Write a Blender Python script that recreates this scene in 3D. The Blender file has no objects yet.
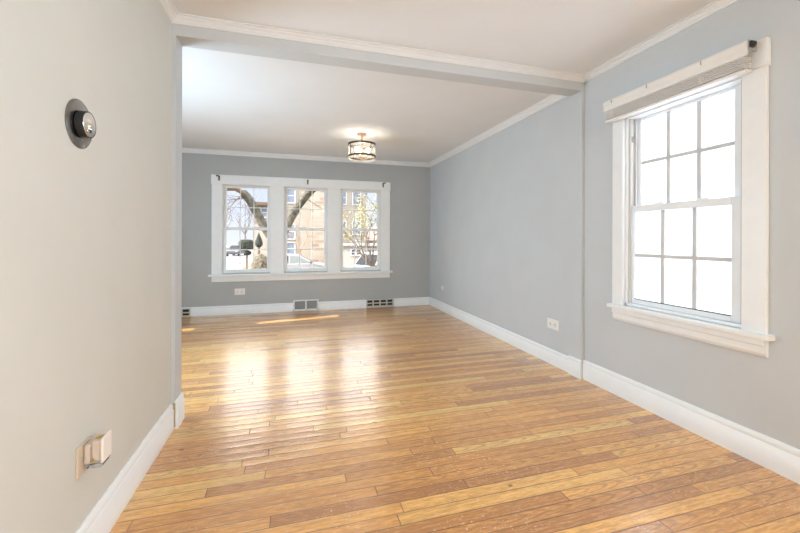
import bpy, bmesh, math, random
from mathutils import Vector, Matrix
random.seed(7)
scene = bpy.context.scene
COL = scene.collection
# ------------------------------------------------------------ camera
FPX = 372.97
CAM = Vector((0, 0, 1.2))
yaw = math.radians(16.05); ro = math.radians(-0.167)
cam = bpy.data.cameras.new('camera'); cam.sensor_width = 36; cam.lens = FPX/800*36
cam.shift_y = -(266.5-238.48)/800; cam.clip_start = 0.05; cam.clip_end = 500
co = bpy.data.objects.new('camera', cam); COL.objects.link(co); scene.camera = co
fw = Vector((math.sin(yaw), math.cos(yaw), 0)); rt = Vector((math.cos(yaw), -math.sin(yaw), 0)); up = Vector((0, 0, 1))
R_ = rt*math.cos(ro)-up*math.sin(ro); U_ = rt*math.sin(ro)+up*math.cos(ro)
M = Matrix((R_, U_, -fw)).transposed().to_4x4(); M.translation = CAM
co.matrix_world = M
# ------------------------------------------------------------ view
vs = scene.view_settings
vs.view_transform = 'Standard'; vs.look = 'None'; vs.exposure = 0.2; vs.gamma = 1; vs.use_curve_mapping = False
try:
    scene.cycles.use_denoising = True
    scene.cycles.max_bounces = 10; scene.cycles.diffuse_bounces = 6; scene.cycles.glossy_bounces = 4
    scene.cycles.transparent_max_bounces = 16; scene.cycles.sample_clamp_indirect = 8
    scene.cycles.caustics_refractive = False; scene.cycles.caustics_reflective = False
except Exception: pass
# ------------------------------------------------------------ world: pale blue low sky, bright thin cloud above
world = bpy.data.worlds.new('sky'); scene.world = world; world.use_nodes = True
nt = world.node_tree; nt.nodes.clear()
def nn(nt, t, **k):
    n = nt.nodes.new(t)
    for a, b in k.items(): setattr(n, a, b)
    return n
tc = nn(nt, 'ShaderNodeTexCoord'); sx = nn(nt, 'ShaderNodeSeparateXYZ')
nt.links.new(tc.outputs['Generated'], sx.inputs[0])
ns = nn(nt, 'ShaderNodeTexNoise'); ns.inputs['Scale'].default_value = 5; ns.inputs['Detail'].default_value = 4
nt.links.new(tc.outputs['Generated'], ns.inputs['Vector'])
ad = nn(nt, 'ShaderNodeMath', operation='MULTIPLY_ADD'); ad.inputs[1].default_value = 0.10
nt.links.new(ns.outputs['Fac'], ad.inputs[0]); nt.links.new(sx.outputs['Z'], ad.inputs[2])
cr = nn(nt, 'ShaderNodeValToRGB')
nt.links.new(ad.outputs[0], cr.inputs[0])
els = cr.color_ramp.elements
SKY_LOW = (0.50, 0.60, 0.86, 1); SKY_UP = (1.0, 0.99, 0.98, 1)
els[0].position = 0.0; els[0].color = (0.20, 0.205, 0.21, 1)
els[1].position = 1.0; els[1].color = SKY_UP
e = els.new(0.20); e.color = (0.16, 0.185, 0.245, 1)
e = els.new(0.29); e.color = SKY_UP
bg = nn(nt, 'ShaderNodeBackground'); bg.inputs['Strength'].default_value = 4.2
ow = nn(nt, 'ShaderNodeOutputWorld')
nt.links.new(cr.outputs[0], bg.inputs[0]); nt.links.new(bg.outputs[0], ow.inputs[0])
# ------------------------------------------------------------ sun and large area lights
def light(name, kind, energy, loc, rot=None, color=(1, 1, 1), **k):
    l = bpy.data.lights.new(name, kind); l.energy = energy; l.color = color
    for a, b in k.items(): setattr(l, a, b)
    o = bpy.data.objects.new(name, l); COL.objects.link(o); o.location = loc
    if rot: o.rotation_euler = rot
    return o
A_, E_ = math.radians(10.5), math.radians(25)
sd = Vector((math.cos(E_)*math.cos(A_), math.cos(E_)*math.sin(A_), -math.sin(E_)))
so = light('sun', 'SUN', 13.0, (-20, -5, 12), color=(1, .95, .84), angle=math.radians(.6))
so.rotation_euler = sd.to_track_quat('-Z', 'Y').to_euler()
# added area lamp by the front room's solid left wall, for assumed daylight (out of frame, shines towards +X)
light('assumed_left_daylight', 'AREA', 14, (-2.1, 4.0, 1.45), (0, math.radians(-90), 0), (.72, .93, 1.10), shape='RECTANGLE', size=1.4, size_y=1.9)
# added fill lamp behind the camera, no window built there (shines towards +Y)
light('added_rear_fill', 'AREA', 8, (0.9, -2.9, 1.45), (math.radians(90), 0, 0), (.9, .93, .92), shape='RECTANGLE', size=2.2, size_y=1.5)
# added fill lamp beside the right wall, brightens the left wall (shines towards -X)
light('added_side_fill', 'AREA', 70, (2.33, -1.0, 1.5), (0, math.radians(90), 0), (.82, .95, 1.10), shape='RECTANGLE', size=1.4, size_y=1.6)

# added fill lamp inside the far room's left side, turned towards the near room
light('added_left_fill', 'AREA', 62, (-2.1, 3.45, .95), (0, math.radians(-90), math.radians(-26)), (.72, .93, 1.10), shape='RECTANGLE', size=1.25, size_y=1.0)
# bright daylight on the frosted glass of the right window
light('right_window_daylight', 'AREA', 40, (2.95, 1.85, 1.7), (0, math.radians(90), 0), (.72, .92, 1.12), shape='RECTANGLE', size=1.6, size_y=1.1)

# ------------------------------------------------------------ materials
def mat(name, col, rough=.5, metal=0, spec=.5, trans=0, ior=1.45, emit=None, es=0, coat=0, alpha=1):
    m = bpy.data.materials.new(name); m.use_nodes = True
    b = m.node_tree.nodes['Principled BSDF']
    b.inputs['Base Color'].default_value = (*col, 1); b.inputs['Roughness'].default_value = rough
    b.inputs['Metallic'].default_value = metal; b.inputs['Specular IOR Level'].default_value = spec
    b.inputs['Transmission Weight'].default_value = trans; b.inputs['IOR'].default_value = ior
    b.inputs['Coat Weight'].default_value = coat; b.inputs['Alpha'].default_value = alpha
    if emit: b.inputs['Emission Color'].default_value = (*emit, 1); b.inputs['Emission Strength'].default_value = es
    return m
def noisy(m, scale=8, amt=.06, bump=0, stretch=(1, 1, 1), detail=4, col2=None):
    """vary the base colour and height with object-space noise"""
    nt = m.node_tree; b = nt.nodes['Principled BSDF']
    tc = nn(nt, 'ShaderNodeTexCoord'); mp = nn(nt, 'ShaderNodeMapping'); mp.inputs['Scale'].default_value = stretch
    n = nn(nt, 'ShaderNodeTexNoise'); n.inputs['Scale'].default_value = scale; n.inputs['Detail'].default_value = detail
    nt.links.new(tc.outputs['Object'], mp.inputs[0]); nt.links.new(mp.outputs[0], n.inputs['Vector'])
    c = b.inputs['Base Color'].default_value[:]
    mx = nn(nt, 'ShaderNodeValToRGB')
    c2 = col2 or tuple(min(1, x*(1+amt)) for x in c[:3])
    mx.color_ramp.elements[0].position = .35; mx.color_ramp.elements[1].position = .65
    mx.color_ramp.elements[0].color = (*[x*(1-amt) for x in c[:3]], 1) if not col2 else c
    mx.color_ramp.elements[1].color = (*c2[:3], 1)
    nt.links.new(n.outputs['Fac'], mx.inputs[0]); nt.links.new(mx.outputs[0], b.inputs['Base Color'])
    if bump:
        bp = nn(nt, 'ShaderNodeBump'); bp.inputs['Strength'].default_value = bump; bp.inputs['Distance'].default_value = .01
        nt.links.new(n.outputs['Fac'], bp.inputs['Height']); nt.links.new(bp.outputs[0], b.inputs['Normal'])
    return m
PAINT = noisy(mat('grey_blue_paint', (.575, .615, .645), .55, spec=.3), 3, .015)
PAINT_LIT = noisy(mat('lit_wall_paint', (.64, .645, .605), .55, spec=.3), 3, .015)  # left wall paint lightened and warmed in place of light falling on it
PAINT_SHADED = noisy(mat('shaded_wall_paint', (.44, .465, .475), .55, spec=.3), 3, .015)  # back wall paint darkened, the window wall's shade is in the colour
TRIM = noisy(mat('white_trim_paint', (.84, .87, .89), .35), 12, .012, bump=.03)
CEIL = noisy(mat('ceiling_paint', (.78, .81, .84), .8, spec=.2), 2.5, .012)
DARKGAP = mat('dark_gap', (.03, .028, .025), .8)
BLACK = mat('black_plastic', (.02, .02, .02), .35)
BRONZE = mat('dark_bronze', (.10, .075, .055), .35, metal=1)
COPPER = mat('brushed_copper', (.62, .42, .30), .3, metal=1)
CHROME = mat('polished_steel', (.90, .88, .85), .15, metal=1)
BRUSHED = noisy(mat('brushed_steel', (.30, .28, .26), .25, metal=1), 40, .15, stretch=(1, 1, 12))
WHITEPL = mat('white_plastic', (.85, .85, .84), .3)
BEIGEPL = mat('beige_plastic', (.66, .56, .43), .35)
VENTGREY = mat('vent_grey_metal', (.36, .36, .35), .5)
BRASS = mat('brass', (.7, .5, .15), .3, metal=1)

def glass_clear(name='window_glass', tint=(1, 1, 1)):
    m = bpy.data.materials.new(name); m.use_nodes = True; nt = m.node_tree; nt.nodes.clear()
    t = nn(nt, 'ShaderNodeBsdfTransparent'); t.inputs[0].default_value = (*tint, 1)
    g = nn(nt, 'ShaderNodeBsdfGlossy'); g.inputs['Roughness'].default_value = .02
    f = nn(nt, 'ShaderNodeFresnel'); f.inputs[0].default_value = 1.18
    mx = nn(nt, 'ShaderNodeMixShader'); o = nn(nt, 'ShaderNodeOutputMaterial')
    nt.links.new(f.outputs[0], mx.inputs[0]); nt.links.new(t.outputs[0], mx.inputs[1]); nt.links.new(g.outputs[0], mx.inputs[2])
    nt.links.new(mx.outputs[0], o.inputs[0]); return m
GLASS = glass_clear()
def frosted(name, fleck=True):
    m = bpy.data.materials.new(name); m.use_nodes = True; nt = m.node_tree; nt.nodes.clear()
    tr = nn(nt, 'ShaderNodeBsdfTranslucent'); tr.inputs[0].default_value = (.95, .96, .97, 1)
    g = nn(nt, 'ShaderNodeBsdfGlossy'); g.inputs['Roughness'].default_value = .15
    f = nn(nt, 'ShaderNodeFresnel'); f.inputs[0].default_value = 1.4
    mx = nn(nt, 'ShaderNodeMixShader'); o = nn(nt, 'ShaderNodeOutputMaterial')
    n = nn(nt, 'ShaderNodeTexNoise'); n.inputs['Scale'].default_value = 260; tc = nn(nt, 'ShaderNodeTexCoord')
    nt.links.new(tc.outputs['Object'], n.inputs['Vector'])
    bp = nn(nt, 'ShaderNodeBump'); bp.inputs['Strength'].default_value = .35; bp.inputs['Distance'].default_value = .002
    nt.links.new(n.outputs['Fac'], bp.inputs['Height']); nt.links.new(bp.outputs[0], g.inputs['Normal'])
    nt.links.new(f.outputs[0], mx.inputs[0]); nt.links.new(tr.outputs[0], mx.inputs[1]); nt.links.new(g.outputs[0], mx.inputs[2])
    nt.links.new(mx.outputs[0], o.inputs[0]); return m
FROST = frosted('frosted_glass')
def shade_mat():
    m = bpy.data.materials.new('sheer_shade'); m.use_nodes = True; nt = m.node_tree; nt.nodes.clear()
    t = nn(nt, 'ShaderNodeBsdfTransparent'); d = nn(nt, 'ShaderNodeBsdfTranslucent'); d.inputs[0].default_value = (.9, .88, .84, 1)
    d2 = nn(nt, 'ShaderNodeBsdfDiffuse'); d2.inputs[0].default_value = (.9, .9, .88, 1)
    a = nn(nt, 'ShaderNodeMixShader'); a.inputs[0].default_value = .5
    mx = nn(nt, 'ShaderNodeMixShader'); mx.inputs[0].default_value = .20; o = nn(nt, 'ShaderNodeOutputMaterial')
    nt.links.new(d.outputs[0], a.inputs[1]); nt.links.new(d2.outputs[0], a.inputs[2])
    nt.links.new(t.outputs[0], mx.inputs[1]); nt.links.new(a.outputs[0], mx.inputs[2]); nt.links.new(mx.outputs[0], o.inputs[0]); return m
SHADE = shade_mat()

# floor: strip oak, boards along X
def floor_mat():
    m = bpy.data.materials.new('oak_strip_floor'); m.use_nodes = True; nt = m.node_tree
    b = nt.nodes['Principled BSDF']; L = nt.links.new
    def mth(op, a, bb=None, c=None):
        n = nn(nt, 'ShaderNodeMath', operation=op)
        for i, v in enumerate((a, bb, c)):
            if v is None: continue
            if isinstance(v, (int, float)): n.inputs[i].default_value = v
            else: L(v, n.inputs[i])
        return n.outputs[0]
    def comb(x, y, z):
        n = nn(nt, 'ShaderNodeCombineXYZ')
        for i, v in enumerate((x, y, z)):
            if isinstance(v, (int, float)): n.inputs[i].default_value = v
            else: L(v, n.inputs[i])
        return n.outputs[0]
    def white(v):
        n = nn(nt, 'ShaderNodeTexWhiteNoise', noise_dimensions='3D'); L(v, n.inputs['Vector']); return n
    def noise(v, scale, detail=3, rough=.5, dist=0):
        n = nn(nt, 'ShaderNodeTexNoise'); L(v, n.inputs['Vector']); n.inputs['Scale'].default_value = scale
        n.inputs['Detail'].default_value = detail; n.inputs['Roughness'].default_value = rough; n.inputs['Distortion'].default_value = dist
        return n.outputs['Fac']
    def ramp(v, stops, interp='LINEAR'):
        n = nn(nt, 'ShaderNodeValToRGB'); L(v, n.inputs[0]); n.color_ramp.interpolation = interp
        el = n.color_ramp.elements
        el[0].position, el[0].color = stops[0][0], (*stops[0][1], 1); el[1].position, el[1].color = stops[-1][0], (*stops[-1][1], 1)
        for p, c in stops[1:-1]:
            e = el.new(p); e.color = (*c, 1)
        return n.outputs[0]
    def mix(f, a, bb, blend='MIX'):
        n = nn(nt, 'ShaderNodeMix', data_type='RGBA', blend_type=blend)
        if isinstance(f, (int, float)): n.inputs[0].default_value = f
        else: L(f, n.inputs[0])
        for i, v in ((6, a), (7, bb)):
            if isinstance(v, tuple): n.inputs[i].default_value = (*v, 1)
            else: L(v, n.inputs[i])
        return n.outputs[2]
    tc = nn(nt, 'ShaderNodeTexCoord'); s = nn(nt, 'ShaderNodeSeparateXYZ'); L(tc.outputs['Object'], s.inputs[0])
    X, Y = s.outputs['X'], s.outputs['Y']
    W = .068
    ry = mth('DIVIDE', Y, W); row = mth('FLOOR', ry); fy = mth('FRACT', ry)
    rr = white(comb(row, 3.3, 1.7)); r1 = rr.outputs['Value']
    rlen = mth('MULTIPLY_ADD', r1, .7, .75)                       # board length per row
    xx = mth('DIVIDE', mth('ADD', X, mth('MULTIPLY', white(comb(row, 9.1, .3)).outputs['Value'], 7)), rlen)
    pl = mth('FLOOR', xx); fx = mth('FRACT', xx)
    idw = white(comb(row, pl, 5.5)); idv = idw.outputs['Value']
    id2 = white(comb(pl, row, 8.5)).outputs['Value']
    base = ramp(idv, [(0, (.46, .195, .055)), (.16, (.68, .315, .085)), (.5, (.86, .425, .105)), (.8, (.92, .485, .130)), (1, (.95, .60, .190))])
    # grain
    gx = mth('MULTIPLY', X, 2.2); gv = comb(gx, mth('MULTIPLY', Y, 55), mth('MULTIPLY', idv, 37))
    g = noise(gv, 1.0, 5, .6, .3)
    col = mix(mth('MULTIPLY', ramp(g, [(.42, (0, 0, 0)), (.60, (1, 1, 1))]), .27), base, (.26, .11, .035), 'MIX')
    # cathedral figure on some boards
    nd = noise(comb(mth('MULTIPLY', X, 5), mth('MULTIPLY', Y, 22), mth('MULTIPLY', idv, 19)), 1, 2)
    cy = mth('MULTIPLY_ADD', id2, .5, .22)
    par = mth('MULTIPLY', mth('POWER', mth('ABSOLUTE', mth('SUBTRACT', fy, cy)), 2), 42)
    ph = mth('ADD', mth('ADD', mth('MULTIPLY', X, 52), par), mth('MULTIPLY', nd, 9))
    cath = mth('MULTIPLY', ramp(mth('MULTIPLY_ADD', mth('SINE', ph), .5, .5), [(.0, (1, 1, 1)), (.40, (0, 0, 0))]), mth('GREATER_THAN', id2, .74))
    col = mix(mth('MULTIPLY', cath, .38), col, (.20, .085, .03))
    mo = noise(comb(mth('MULTIPLY', X, 16), mth('MULTIPLY', Y, 95), idv), 1, 4, .7)
    col = mix(mth('MULTIPLY', ramp(mo, [(.36, (1, 1, 1)), (.56, (0, 0, 0))]), .34), col, (.30, .125, .035))
    col = mix(mth('MULTIPLY', ramp(mo, [(.52, (0, 0, 0)), (.68, (1, 1, 1))]), .30), col, (.93, .66, .34))
    # fine dark pores
    po = noise(comb(mth('MULTIPLY', X, 14), mth('MULTIPLY', Y, 240), idv), 1, 2)
    col = mix(mth('MULTIPLY', ramp(po, [(.60, (0, 0, 0)), (.70, (1, 1, 1))]), .25), col, (.15, .065, .025))
    # grey-brown worn areas and knots
    wn = noise(tc.outputs['Object'], 1.1, 3)
    col = mix(mth('MULTIPLY', ramp(wn, [(.42, (0, 0, 0)), (.8, (1, 1, 1))]), .14), col, (.36, .24, .15))
    kn = nn(nt, 'ShaderNodeTexVoronoi', feature='F1'); L(comb(mth('MULTIPLY', X, 1), mth('MULTIPLY', Y, 1.5), 0), kn.inputs['Vector']); kn.inputs['Scale'].default_value = 2.6
    col = mix(ramp(kn.outputs['Distance'], [(.02, (.85, .85, .85)), (.045, (0, 0, 0))]), col, (.07, .03, .012))
    # scuffs: pale flecks in patches
    sp = noise(tc.outputs['Object'], 70, 2, .6)
    spm = ramp(noise(tc.outputs['Object'], 1.7, 2), [(.42, (0, 0, 0)), (.62, (1, 1, 1))])
    col = mix(mth('MULTIPLY', mth('MULTIPLY', ramp(sp, [(.63, (0, 0, 0)), (.68, (1, 1, 1))]), spm), .75), col, (.88, .78, .66))
    # seams
    dy = mth('MULTIPLY', mth('MINIMUM', fy, mth('SUBTRACT', 1, fy)), W)
    dx = mth('MULTIPLY', mth('MINIMUM', fx, mth('SUBTRACT', 1, fx)), rlen)
    dd = mth('MINIMUM', dy, dx)
    seam = ramp(dd, [(.0011, (1, 1, 1)), (.0030, (0, 0, 0))])
    sw = mth('MULTIPLY', seam, mth('MULTIPLY_ADD', noise(tc.outputs['Object'], 3, 2), .9, .42))
    col = mix(sw, col, (.085, .035, .012))
    L(col, b.inputs['Base Color'])
    # height: cupped boards, each tilted a little, seams sunk
    cup = mth('MULTIPLY', mth('POWER', mth('ABSOLUTE', mth('MULTIPLY_ADD', fy, 2, -1)), 2), .00062)
    tilt = mth('MULTIPLY', mth('MULTIPLY', mth('SUBTRACT', id2, .5), fy), .00090)
    wav = mth('MULTIPLY', noise(comb(mth('MULTIPLY', X, 1.2), mth('MULTIPLY', Y, 5), 0), 2, 3), .0016)
    fine = mth('MULTIPLY', g, .00022)
    h = mth('ADD', mth('ADD', cup, tilt), mth('ADD', wav, fine)); h = mth('SUBTRACT', h, mth('MULTIPLY', seam, .0008))
    bp = nn(nt, 'ShaderNodeBump'); bp.inputs['Strength'].default_value = 1; bp.inputs['Distance'].default_value = 1
    L(h, bp.inputs['Height']); L(bp.outputs[0], b.inputs['Normal']); L(bp.outputs[0], b.inputs['Coat Normal'])
    ro_ = mth('MULTIPLY_ADD', noise(tc.outputs['Object'], 4, 4), .14, .36)
    L(ro_, b.inputs['Roughness'])
    b.inputs['Specular IOR Level'].default_value = .45
    L(mth('SUBTRACT', 1, mth('MULTIPLY', seam, .85)), b.inputs['Coat Weight']); b.inputs['Coat Roughness'].default_value = .21; b.inputs['Coat IOR'].default_value = 1.75
    return m
FLOOR = floor_mat()

# ------------------------------------------------------------ mesh helpers
class MB:
    def __init__(s): s.bm = bmesh.new()
    def box(s, x0, x1, y0, y1, z0, z1):
        v = [s.bm.verts.new(p) for p in ((x0,y0,z0),(x1,y0,z0),(x1,y1,z0),(x0,y1,z0),(x0,y0,z1),(x1,y0,z1),(x1,y1,z1),(x0,y1,z1))]
        for f in ((0,3,2,1),(4,5,6,7),(0,1,5,4),(1,2,6,5),(2,3,7,6),(3,0,4,7)): s.bm.faces.new([v[i] for i in f])
        return s
    def tube(s, a, b, r0, r1=None, n=16, caps=True):
        a, b = Vector(a), Vector(b); r1 = r0 if r1 is None else r1
        d = (b-a).normalized(); u = d.orthogonal().normalized(); w = d.cross(u)
        A = [s.bm.verts.new(a+(u*math.cos(t)+w*math.sin(t))*r0) for t in [2*math.pi*i/n for i in range(n)]]
        B = [s.bm.verts.new(b+(u*math.cos(t)+w*math.sin(t))*r1) for t in [2*math.pi*i/n for i in range(n)]]
        for i in range(n): s.bm.faces.new([A[i], A[(i+1) % n], B[(i+1) % n], B[i]])
        if caps: s.bm.faces.new(A[::-1]); s.bm.faces.new(B)
        return s
    def lathe(s, prof, axis='Z', c=(0, 0, 0), n=40, closed=False):
        """prof: (r, h) list"""
        c = Vector(c); rings = []
        for r, h in prof:
            ring = []
            for i in range(n):
                t = 2*math.pi*i/n; p = (r*math.cos(t), r*math.sin(t), h)
                if axis == 'X': p = (h, p[0], p[1])
                if axis == 'Y': p = (p[0], h, p[1])
                ring.append(s.bm.verts.new(c+Vector(p)))
            rings.append(ring)
        pr = list(zip(rings, rings[1:])) + ([(rings[-1], rings[0])] if closed else [])
        for a, b in pr:
            for i in range(n): s.bm.faces.new([a[i], a[(i+1) % n], b[(i+1) % n], b[i]])
        if not closed:
            if prof[0][0] > 1e-5: s.bm.faces.new(rings[0][::-1])
            if prof[-1][0] > 1e-5: s.bm.faces.new(rings[-1])
        return s
    def chain(s, pts, rad, n=8):
        """tapering tube through points"""
        pts = [Vector(p) for p in pts]; rings = []
        u = None
        for i, p in enumerate(pts):
            d = (pts[min(i+1, len(pts)-1)]-pts[max(i-1, 0)]).normalized()
            if u is None: u = d.orthogonal().normalized()
            u = (u-d*u.dot(d)).normalized(); w = d.cross(u)
            rings.append([s.bm.verts.new(p+(u*math.cos(t)+w*math.sin(t))*rad[i]) for t in [2*math.pi*k/n for k in range(n)]])
        for a, b in zip(rings, rings[1:]):
            for i in range(n): s.bm.faces.new([a[i], a[(i+1) % n], b[(i+1) % n], b[i]])
        s.bm.faces.new(rings[0][::-1]); s.bm.faces.new(rings[-1])
        return s
    def prism(s, poly, axis, a, b):
        """poly 2D extruded along axis from a to b; axis Y: poly=(x,z); X: (y,z); Z: (x,y)"""
        def P(p, h):
            return {'Y': (p[0], h, p[1]), 'X': (h, p[0], p[1]), 'Z': (p[0], p[1], h)}[axis]
        A = [s.bm.verts.new(P(p, a)) for p in poly]; B = [s.bm.verts.new(P(p, b)) for p in poly]
        s.bm.faces.new(A[::-1]); s.bm.faces.new(B); k = len(poly)
        for i in range(k): s.bm.faces.new([A[i], A[(i+1) % k], B[(i+1) % k], B[i]])
        return s
    def sweep(s, prof, path, left=True):
        """profile (p = distance off the wall, z) along a 2D open path, mitred; interior is on the left of travel"""
        path = [Vector(p) for p in path]; rings = []
        for i, p in enumerate(path):
            def nrm(a, b):
                d = (b-a).normalized(); n = Vector((-d.y, d.x)); return n if left else -n
            if i == 0: m = nrm(path[0], path[1])
            elif i == len(path)-1: m = nrm(path[-2], path[-1])
            else:
                a, b = nrm(path[i-1], p), nrm(p, path[i+1]); m = (a+b)/max(1e-6, (1+a.dot(b)))
            rings.append([s.bm.verts.new((p.x+m.x*q, p.y+m.y*q, z)) for q, z in prof])
        k = len(prof)
        for a, b in zip(rings, rings[1:]):
            for i in range(k): s.bm.faces.new([a[i], a[(i+1) % k], b[(i+1) % k], b[i]])
        s.bm.faces.new(rings[0][::-1]); s.bm.faces.new(rings[-1])
        return s
    def build(s, name, m, parent=None, bevel=0, smooth=False, loc=None):
        bmesh.ops.recalc_face_normals(s.bm, faces=s.bm.faces)
        me = bpy.data.meshes.new(name)
        if loc is not None:
            bmesh.ops.translate(s.bm, verts=s.bm.verts, vec=-Vector(loc))
        s.bm.to_mesh(me); s.bm.free(); me.materials.append(m)
        if smooth:
            for p in me.polygons: p.use_smooth = True
            try: me.set_sharp_from_angle(angle=math.radians(40))
            except Exception: pass
        o = bpy.data.objects.new(name, me); COL.objects.link(o)
        if loc is not None: o.location = loc
        if parent:
            o.parent = parent
            o.location = Vector(loc or (0, 0, 0)) - world_loc(parent)
        if bevel:
            bv = o.modifiers.new('bevel', 'BEVEL'); bv.width = bevel; bv.segments = 2; bv.limit_method = 'ANGLE'
        return o
def world_loc(o):
    v = Vector(o.location)
    while o.parent: o = o.parent; v += Vector(o.location)
    return v
def empty(name, loc, label=None, cat=None, group=None, kind=None):
    o = bpy.data.objects.new(name, None); COL.objects.link(o); o.location = loc; o.empty_display_size = .1
    return tag(o, label, cat, group, kind)
def tag(o, label=None, cat=None, group=None, kind=None):
    for k, v in (('label', label), ('category', cat), ('group', group), ('kind', kind)):
        if v: o[k] = v
    return o
def struct(o, label=None, cat=None): return tag(o, label, cat, kind='structure')

# ------------------------------------------------------------ room dimensions
XL, XR = -.732, 2.410            # near room walls
YF, YB2 = 2.644, 2.784           # partition faces
XJL, XJR, ZO = -.709, 2.383, 2.473
XFR, XFL = 2.397, -2.2           # front (far) room walls
YB = 6.366
ZN, ZF = 2.592, 2.562            # ceilings
YR = -3.0                        # rear wall behind camera
T = .16
# ---- structure
struct(MB().box(XFL-.3, XR+.3, YR-.2, YB+.2, -.1, 0).build('floor', FLOOR), 'glossy honey oak strip floor with worn scuffs', 'floor')
struct(MB().box(XL-.2, XR+T, YR-.2, YF+.02, ZN, ZN+.12).build('ceiling', CEIL), 'warm white ceiling over the near room', 'ceiling')
struct(MB().box(XFL-.2, XFR+T, YB2-.02, YB+.2, ZF, ZF+.15).build('ceiling', CEIL), 'white ceiling over the far room with the drum light', 'ceiling')
struct(MB().box(XL-.13, XL, YR, YB2, -.05, ZN+.05).build('wall_left', PAINT_LIT), 'long wall at left of the near room, light put into its colour', 'wall')
# right wall near with window opening  (Y 1.466..2.24, Z .70..2.12)
WY0, WY1, WZ0, WZ1 = 1.462, 2.236, .705, 2.115
w = MB(); w.box(XR, XR+T, YR, WY0, -.05, ZN+.05).box(XR, XR+T, WY1, YF+.07, -.05, ZN+.05).box(XR, XR+T, WY0, WY1, -.05, WZ0).box(XR, XR+T, WY0, WY1, WZ1, ZN+.05)
struct(w.build('wall_right', PAINT), 'pale blue grey wall around the frosted window', 'wall')
struct(MB().box(XFR, XFR+T+.01, YF+.07, YB+.15, -.05, ZF+.05).build('wall_front_right', PAINT), 'right wall of the far room', 'wall')
# back wall with three openings
OPX = [(-1.055, -.350), (-.135, .560), (.778, 1.475)]; OZ0, OZ1 = .650, 2.045
w = MB(); xs = XFL-.1
for a, b in OPX:
    w.box(xs, a, YB, YB+T, -.05, ZF+.05); w.box(a, b, YB, YB+T, -.05, OZ0); w.box(a, b, YB, YB+T, OZ1, ZF+.05); xs = b
w.box(xs, XFR, YB, YB+T, -.05, ZF+.05)
struct(w.build('wall_back', PAINT_SHADED), 'back wall with the three windows, shade put into its grey', 'wall')
# partition with wide opening
w = MB(); w.box(XL, XJL, YF, YB2, -.05, ZN+.04).box(XJR, XR, YF, YB2-.07, -.05, ZN+.04).box(XJR, XFR, YB2-.07, YB2, -.05, ZN+.04).box(XJL, XJR, YF, YB2, ZO, ZN+.04)
w.box(XFL, XL-.13, YF, YB2, -.05, ZN+.04)
struct(w.build('wall_partition', PAINT), 'grey header and jambs of the wide opening between rooms', 'wall')
# left wall of far room: only an assumed narrow sidelight near the back corner, cut to cast sun streaks
w = MB(); X0, X1 = XFL-.1, XFL
w.box(X0, X1, YB2, 5.20, -.05, ZF+.05).box(X0, X1, 5.36, YB, -.05, ZF+.05).box(X0, X1, 5.20, 5.36, -.05, .34).box(X0, X1, 5.20, 5.36, .50, .82).box(X0, X1, 5.20, 5.36, 1.42, ZF+.05)
struct(w.build('wall_front_left', PAINT), 'hidden left wall of the far room with an assumed narrow sidelight', 'wall')
struct(MB().box(XL-.13, XR+T, YR-.15, YR, -.05, ZN+.05).build('wall_rear', PAINT), 'wall behind the camera', 'wall')

# ---- crown mouldings
def crown(t, p, z):
    return [(0, z-t), (p*.20, z-t), (p*.20, z-t*.80), (p*.30, z-t*.76), (p*.36, z-t*.52), (p*.62, z-t*.30), (p*.70, z-t*.34), (p*.74, z-t*.14), (p, z-t*.14), (p, z), (0, z)]
TRIMW = noisy(mat('crown_paint', (.80, .82, .84), .45), 10, .01)
cn = crown(.048, .046, ZN)
struct(MB().sweep(cn, [(XR, YR), (XR, YF), (XL, YF), (XL, YR)]).build('trim_1', TRIMW), 'white stepped crown moulding around the near room ceiling', 'moulding')
cf = crown(.066, .050, ZF)
struct(MB().sweep(cf, [(XFR, YB2), (XFR, YB), (XFL, YB)]).build('trim_2', TRIMW), 'white crown moulding around the far room ceiling', 'moulding')
# ---- baseboards
def base(h): return [(0, 0), (.019, 0), (.019, h-.040), (.014, h-.034), (.015, h-.012), (.006, h), (0, h)]
struct(MB().sweep(base(.163), [(XR, YR), (XR, YF-.001)]).build('baseboard_right', TRIM, smooth=True), 'tall white baseboard under the frosted window', 'baseboard')
struct(MB().sweep(base(.160), [(XJR, YF-.004), (XJR, YB2+.004)]).build('baseboard_right_jamb', TRIM, smooth=True), 'white baseboard block at the right side of the opening', 'baseboard')
struct(MB().sweep(base(.140), [(XFR, YB2+.004), (XFR, YB), (XFL, YB)]).build('baseboard_back', TRIM, smooth=True), 'white baseboard along the far room walls', 'baseboard')
struct(MB().sweep(base(.163), [(XL, YF-.008), (XL, YR)]).build('baseboard_left', TRIM, smooth=True), 'tall white baseboard along the left wall', 'baseboard')
struct(MB().sweep(base(.172), [(XJL, YB2+.002), (XJL, YF-.004)]).build('baseboard_left_jamb', TRIM, smooth=True), 'white baseboard block at the left side of the opening', 'baseboard')
TAN = mat('bare_wood', (.42, .33, .22), .6)
struct(MB().box(XL+.0005, XJL+.004, YF-.007, YF-.0005, 0.012, .160).build('trim_3', TAN), 'bare tan filler strip between the two left baseboards', 'filler strip')

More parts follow.
